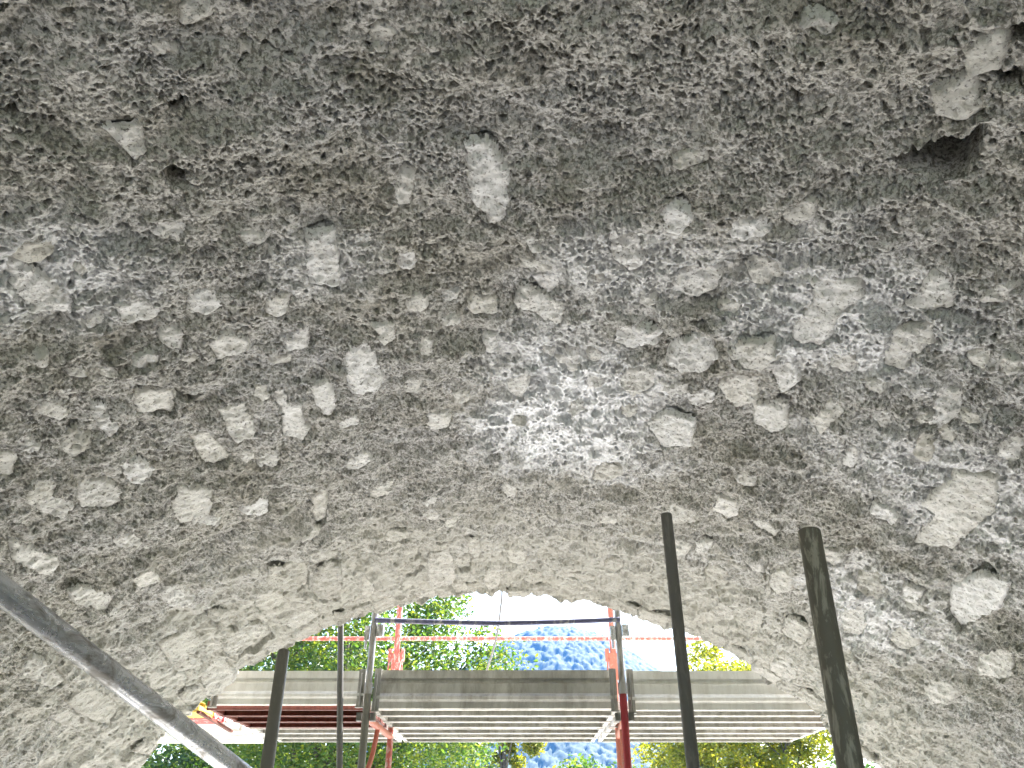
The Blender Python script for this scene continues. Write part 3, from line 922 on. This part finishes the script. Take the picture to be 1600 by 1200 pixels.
toes = [(-2.0, -.985, ZD - .005 + .03, .215, 'zinc_light', 'pale clean toe board of the left bay above the brown planks'),
        (-.925, .70, ZD + .0, .245, 'zinc_plate', 'dirty grey toe board in the middle bay between both posts'),
        (.77, 2.46, ZD - .01, .25, 'zinc_light', 'toe board of the right bay with drip marks and pressed letters')]
for x0, x1, z0, h, mt, lb in toes:
    t = empty('toe_board', (x0, YI + .05, z0), lb, 'toe board', 'toe boards along the deck edge')
    L = Vector(t.location)
    mb = MB(); mb.profile(toe_profile(YI + .05, z0, h), x0, x1, 0, .003); ob = mb.build('board', M[mt], t, ang=25); ob.location = -L
    for xe in (x0, x1 - .045):
        mb = MB(); mb.box((xe, YI + .022, z0 - .01), (xe + .045, YI + .03, z0 + h + .006)); mb.box((xe + .018, YI - .006, z0 - .012), (xe + .024, YI + .0215, z0 + h * .9))
        mb.box((xe - .004, YI + .002, z0 - .022), (xe + .05, YI + .032, z0 - .0125))
        ob = mb.build('end_plate', M['galv_dull'], t, smooth=False); ob.location = -L
    # pressed maker lettering, shallow relief on the flat band
    for (word, xw) in (('PONTEGGI', x1 - .78 if x0 > 0 else x0 + .22),) if x0 > 0 or x0 < -1.5 else (('PONTEGGI', x0 + .52), ('PONTEGGI', x0 + 1.05)):
        cu = bpy.data.curves.new('lettering', 'FONT'); cu.body = word; cu.size = .062; cu.extrude = .004; cu.space_character = 1.15
        lo = bpy.data.objects.new('lettering', cu); COL.objects.link(lo)
        dg = bpy.context.evaluated_depsgraph_get(); me = bpy.data.meshes.new_from_object(lo.evaluated_get(dg))
        bpy.data.objects.remove(lo)
        lo = bpy.data.objects.new('lettering', me); COL.objects.link(lo); me.materials.clear(); me.materials.append(M[mt])
        lo.parent = t; lo.rotation_euler = (math.pi / 2, 0, 0); lo.location = Vector((xw, YI + .0495, z0 + h * .435)) - L

# deck planks: inverted steel channels with turned-in lips, three to a bay


def plank(x0, x1, y0, y1, mat, label, grp='steel planks of the scaffold deck'):
    p = empty('scaffold_plank', (x0, y0, ZD), label, 'plank', grp)
    L = Vector(p.location)
    mb = MB()
    z0, z1 = ZD, ZD + .055
    prof = [(y0 + .03, z0), (y0, z0), (y0, z1), (y0 + (y1 - y0) * .33, z1), (y0 + (y1 - y0) * .33 + .012, z1 - .02), (y0 + (y1 - y0) * .66, z1 - .02), (y0 + (y1 - y0) * .66 + .012, z1), (y1, z1), (y1, z0), (y1 - .03, z0)]
    mb.profile(prof, x0, x1, 0, -.003)
    ob = mb.build('channel', M[mat], p, smooth=False); ob.location = -L
    if x0 < -3:
        mb = MB(); mb.box((x0 + .003, y0 + .004, z0 - .012), (x1 - .003, y1 - .004, z0 - .001)); ob = mb.build('soffit_sheet', M[mat], p, smooth=False); ob.location = -L
    for xe in (x0 + .004, x1 - .034):
        mb = MB(); mb.box((xe, y0 + .004, z0 + .004), (xe + .03, y1 - .004, z1 - .024)); ob = mb.build('end_cap', M[mat], p, smooth=False); ob.location = -L
    return p


bays = [(-3.2, -2.09, ['yellow_paint', 'red_scratch', 'zinc_light'], 'outer left bay'), (-2.04, -.965, ['rust_brown'] * 3, 'left bay'),
        (-.945, .722, ['plank_steel'] * 3, 'middle bay'), (.75, 2.45, ['plank_steel'] * 3, 'right bay')]
pn = ['nearest the arch', 'second from the arch', 'third from the arch', 'first beyond the red posts', 'second beyond the red posts', 'outermost beyond the red posts']
cn = {'zinc_light': 'pale zinc', 'yellow_paint': 'yellow painted', 'red_scratch': 'scratched red and white', 'rust_brown': 'rust brown', 'plank_steel': 'grey steel'}
wd = (YO - YI - .09) / 3
for x0, x1, ms, bn in bays:
    for k in range(6):
        y0 = YI + .085 + k * wd + (.06 if k > 2 else 0)
        plank(x0, x1, y0 + .006, y0 + wd - .006, (ms[:3] + ['plank_steel'] * 3)[k], '%s deck plank of the %s, %s' % (cn[(ms[:3] + ['plank_steel'] * 3)[k]], bn, pn[k]))

mb = MB(); mb.add([(x, y, z) for y, dx in ((YI + .02, 0), (YO + .03, -.1)) for x, z in ((-2.075 + dx, ZD - .03), (-2.05 + dx, ZD - .03), (-2.05 + dx, ZD - .014), (-2.075 + dx, ZD - .014))], [(0, 1, 2, 3), (7, 6, 5, 4), (0, 4, 5, 1), (1, 5, 6, 2), (2, 6, 7, 3), (3, 7, 4, 0)]); o = mb.build('plank_bearer', M['rust_brown'], smooth=False)
tag(o, 'red brown bearer between the yellow and the rust brown planks', 'bearer')

# rails


def rail(name, pts, r, mat, label, cat, grp=None):
    mb = MB(); mb.tube(pts, r, 14); o = mb.build(name, mat, loc=Vector(pts[0])); return tag(o, label, cat, grp)


rail('guard_rail', [P(586, 969, YI - .03), P(680, 972, YI - .03), P(780, 974, YI - .03), P(870, 972, YI - .03), P(968, 968, YI - .03)], .0175, M['blue_rail'],
     'slightly sagging grey guard rail between the two inner scaffold posts', 'rail')
zr = P(780, 998, YO).z
for k, (x0, x1, lb) in enumerate([(XO[0] + .05, XO[1] - .03, 'red spattered ledger tube left of the left red post'), (XO[1] + .03, XO[2] - .03, 'red spattered ledger tube between the two red posts'),
                                  (XO[2] + .03, XO[3] - .03, 'dull red ledger tube right of the orange post')]):
    rail('ledger_tube', [(x0, YO, zr), (x1, YO, zr)], .0165, M['red_paint'], lb, 'rail', 'red ledger tubes along the outer scaffold row')

# ------------------------------------------------------------------ loose scaffold tubes under the vault


def pole(a, b, r, mat, label, ext=(0, 0), grp='scaffold tubes standing under the vault'):
    a, b = Vector(a), Vector(b)
    d = (b - a).normalized(); a = a - d * ext[0]; b = b + d * ext[1]
    L = (b - a).length
    mb = MB(); mb.tube([(0, 0, 0), (0, 0, L * .02), (0, 0, L)], r, 28, hollow=.0035)
    o = mb.build('scaffold_tube', mat, ang=50)
    o.location = a; o.rotation_euler = d.to_track_quat('Z', 'Y').to_euler()
    return tag(o, label, 'scaffold tube', grp)


def down(top, bot):
    """tube from its upper end through bot on to the stream bed"""
    d = (bot - top).normalized()
    return top, bot + d * ((bot.z - .0) / -d.z)


pole(*down(P(1264.5, 831, 1.72), P(1318, 1137, 1.66)), .0255, M['dark_spat'], 'thick dark scuffed tube standing rightmost under the vault')
pole(*down(P(1041, 804, 3.05), P(1076.5, 1137, 3.0)), .0235, M['dark_grey'], 'slim dark grey tube reaching highest, right of the hill')
pole(*down(P(443, 1019, 3.35), P(426, 1137, 3.2)), .0245, M['olive_grey'], 'olive grey tube ending at the left rim of the arch')
pole(*down(P(532.5, 968, 5.33), P(531, 1137, 5.33)), .0195, M['dark_grey'], 'thin dark tube with pale top in front of the left toe board')
pole(PD(0, 921, 1.42), PD(283, 1137, 1.74), .0245, M['galv'], 'shiny galvanised tube slanting across the lower left corner', (.9, .8))

# unseen platform under the viewer, added to cut floor bounce onto the vault
pf = empty('shading_platform', (AX, .3, 0), 'unseen grey timber platform under the viewer, added to shade the vault', 'platform')
for k in range(16):
    x = -2.6 + k * .325
    mb = MB(); mb.box((x, -4.0, CZ - 1.74), (x + .317, 2.2, CZ - 1.69)); ob = mb.build('plank', M['old_timber'], pf, smooth=False); ob.location = -pf.location
for y in (-3.8, -.9, 2.0):
    mb = MB(); mb.tube([(-2.65, y, CZ - 1.77), (2.6, y, CZ - 1.77)], .024, 10); ob = mb.build('bearer', M['galv_dull'], pf); ob.location = -pf.location
    for x in (-1.9, 1.8):
        mb = MB(); mb.tube([(x, y + .05, -.1), (x, y + .05, CZ - 1.745)], .024, 10); ob = mb.build('leg', M['galv_dull'], pf); ob.location = -pf.location

# cable hanging in the opening
mb = MB(); mb.tube([P(786, 900, 5.9), P(784, 935, 5.9), P(780, 970, 5.9), P(775, 1000, 5.9), P(768, 1025, 5.9), P(762, 1043, 5.9), P(752, 1075, 5.9), P(748, 1100, 5.9) + Vector((0, -.25, -.0))], .008, 8)
o = mb.build('cable', M['cable'], loc=Vector(P(786, 900, 5.9))); tag(o, 'thin grey cable hanging in a curve before the green tree', 'cable')
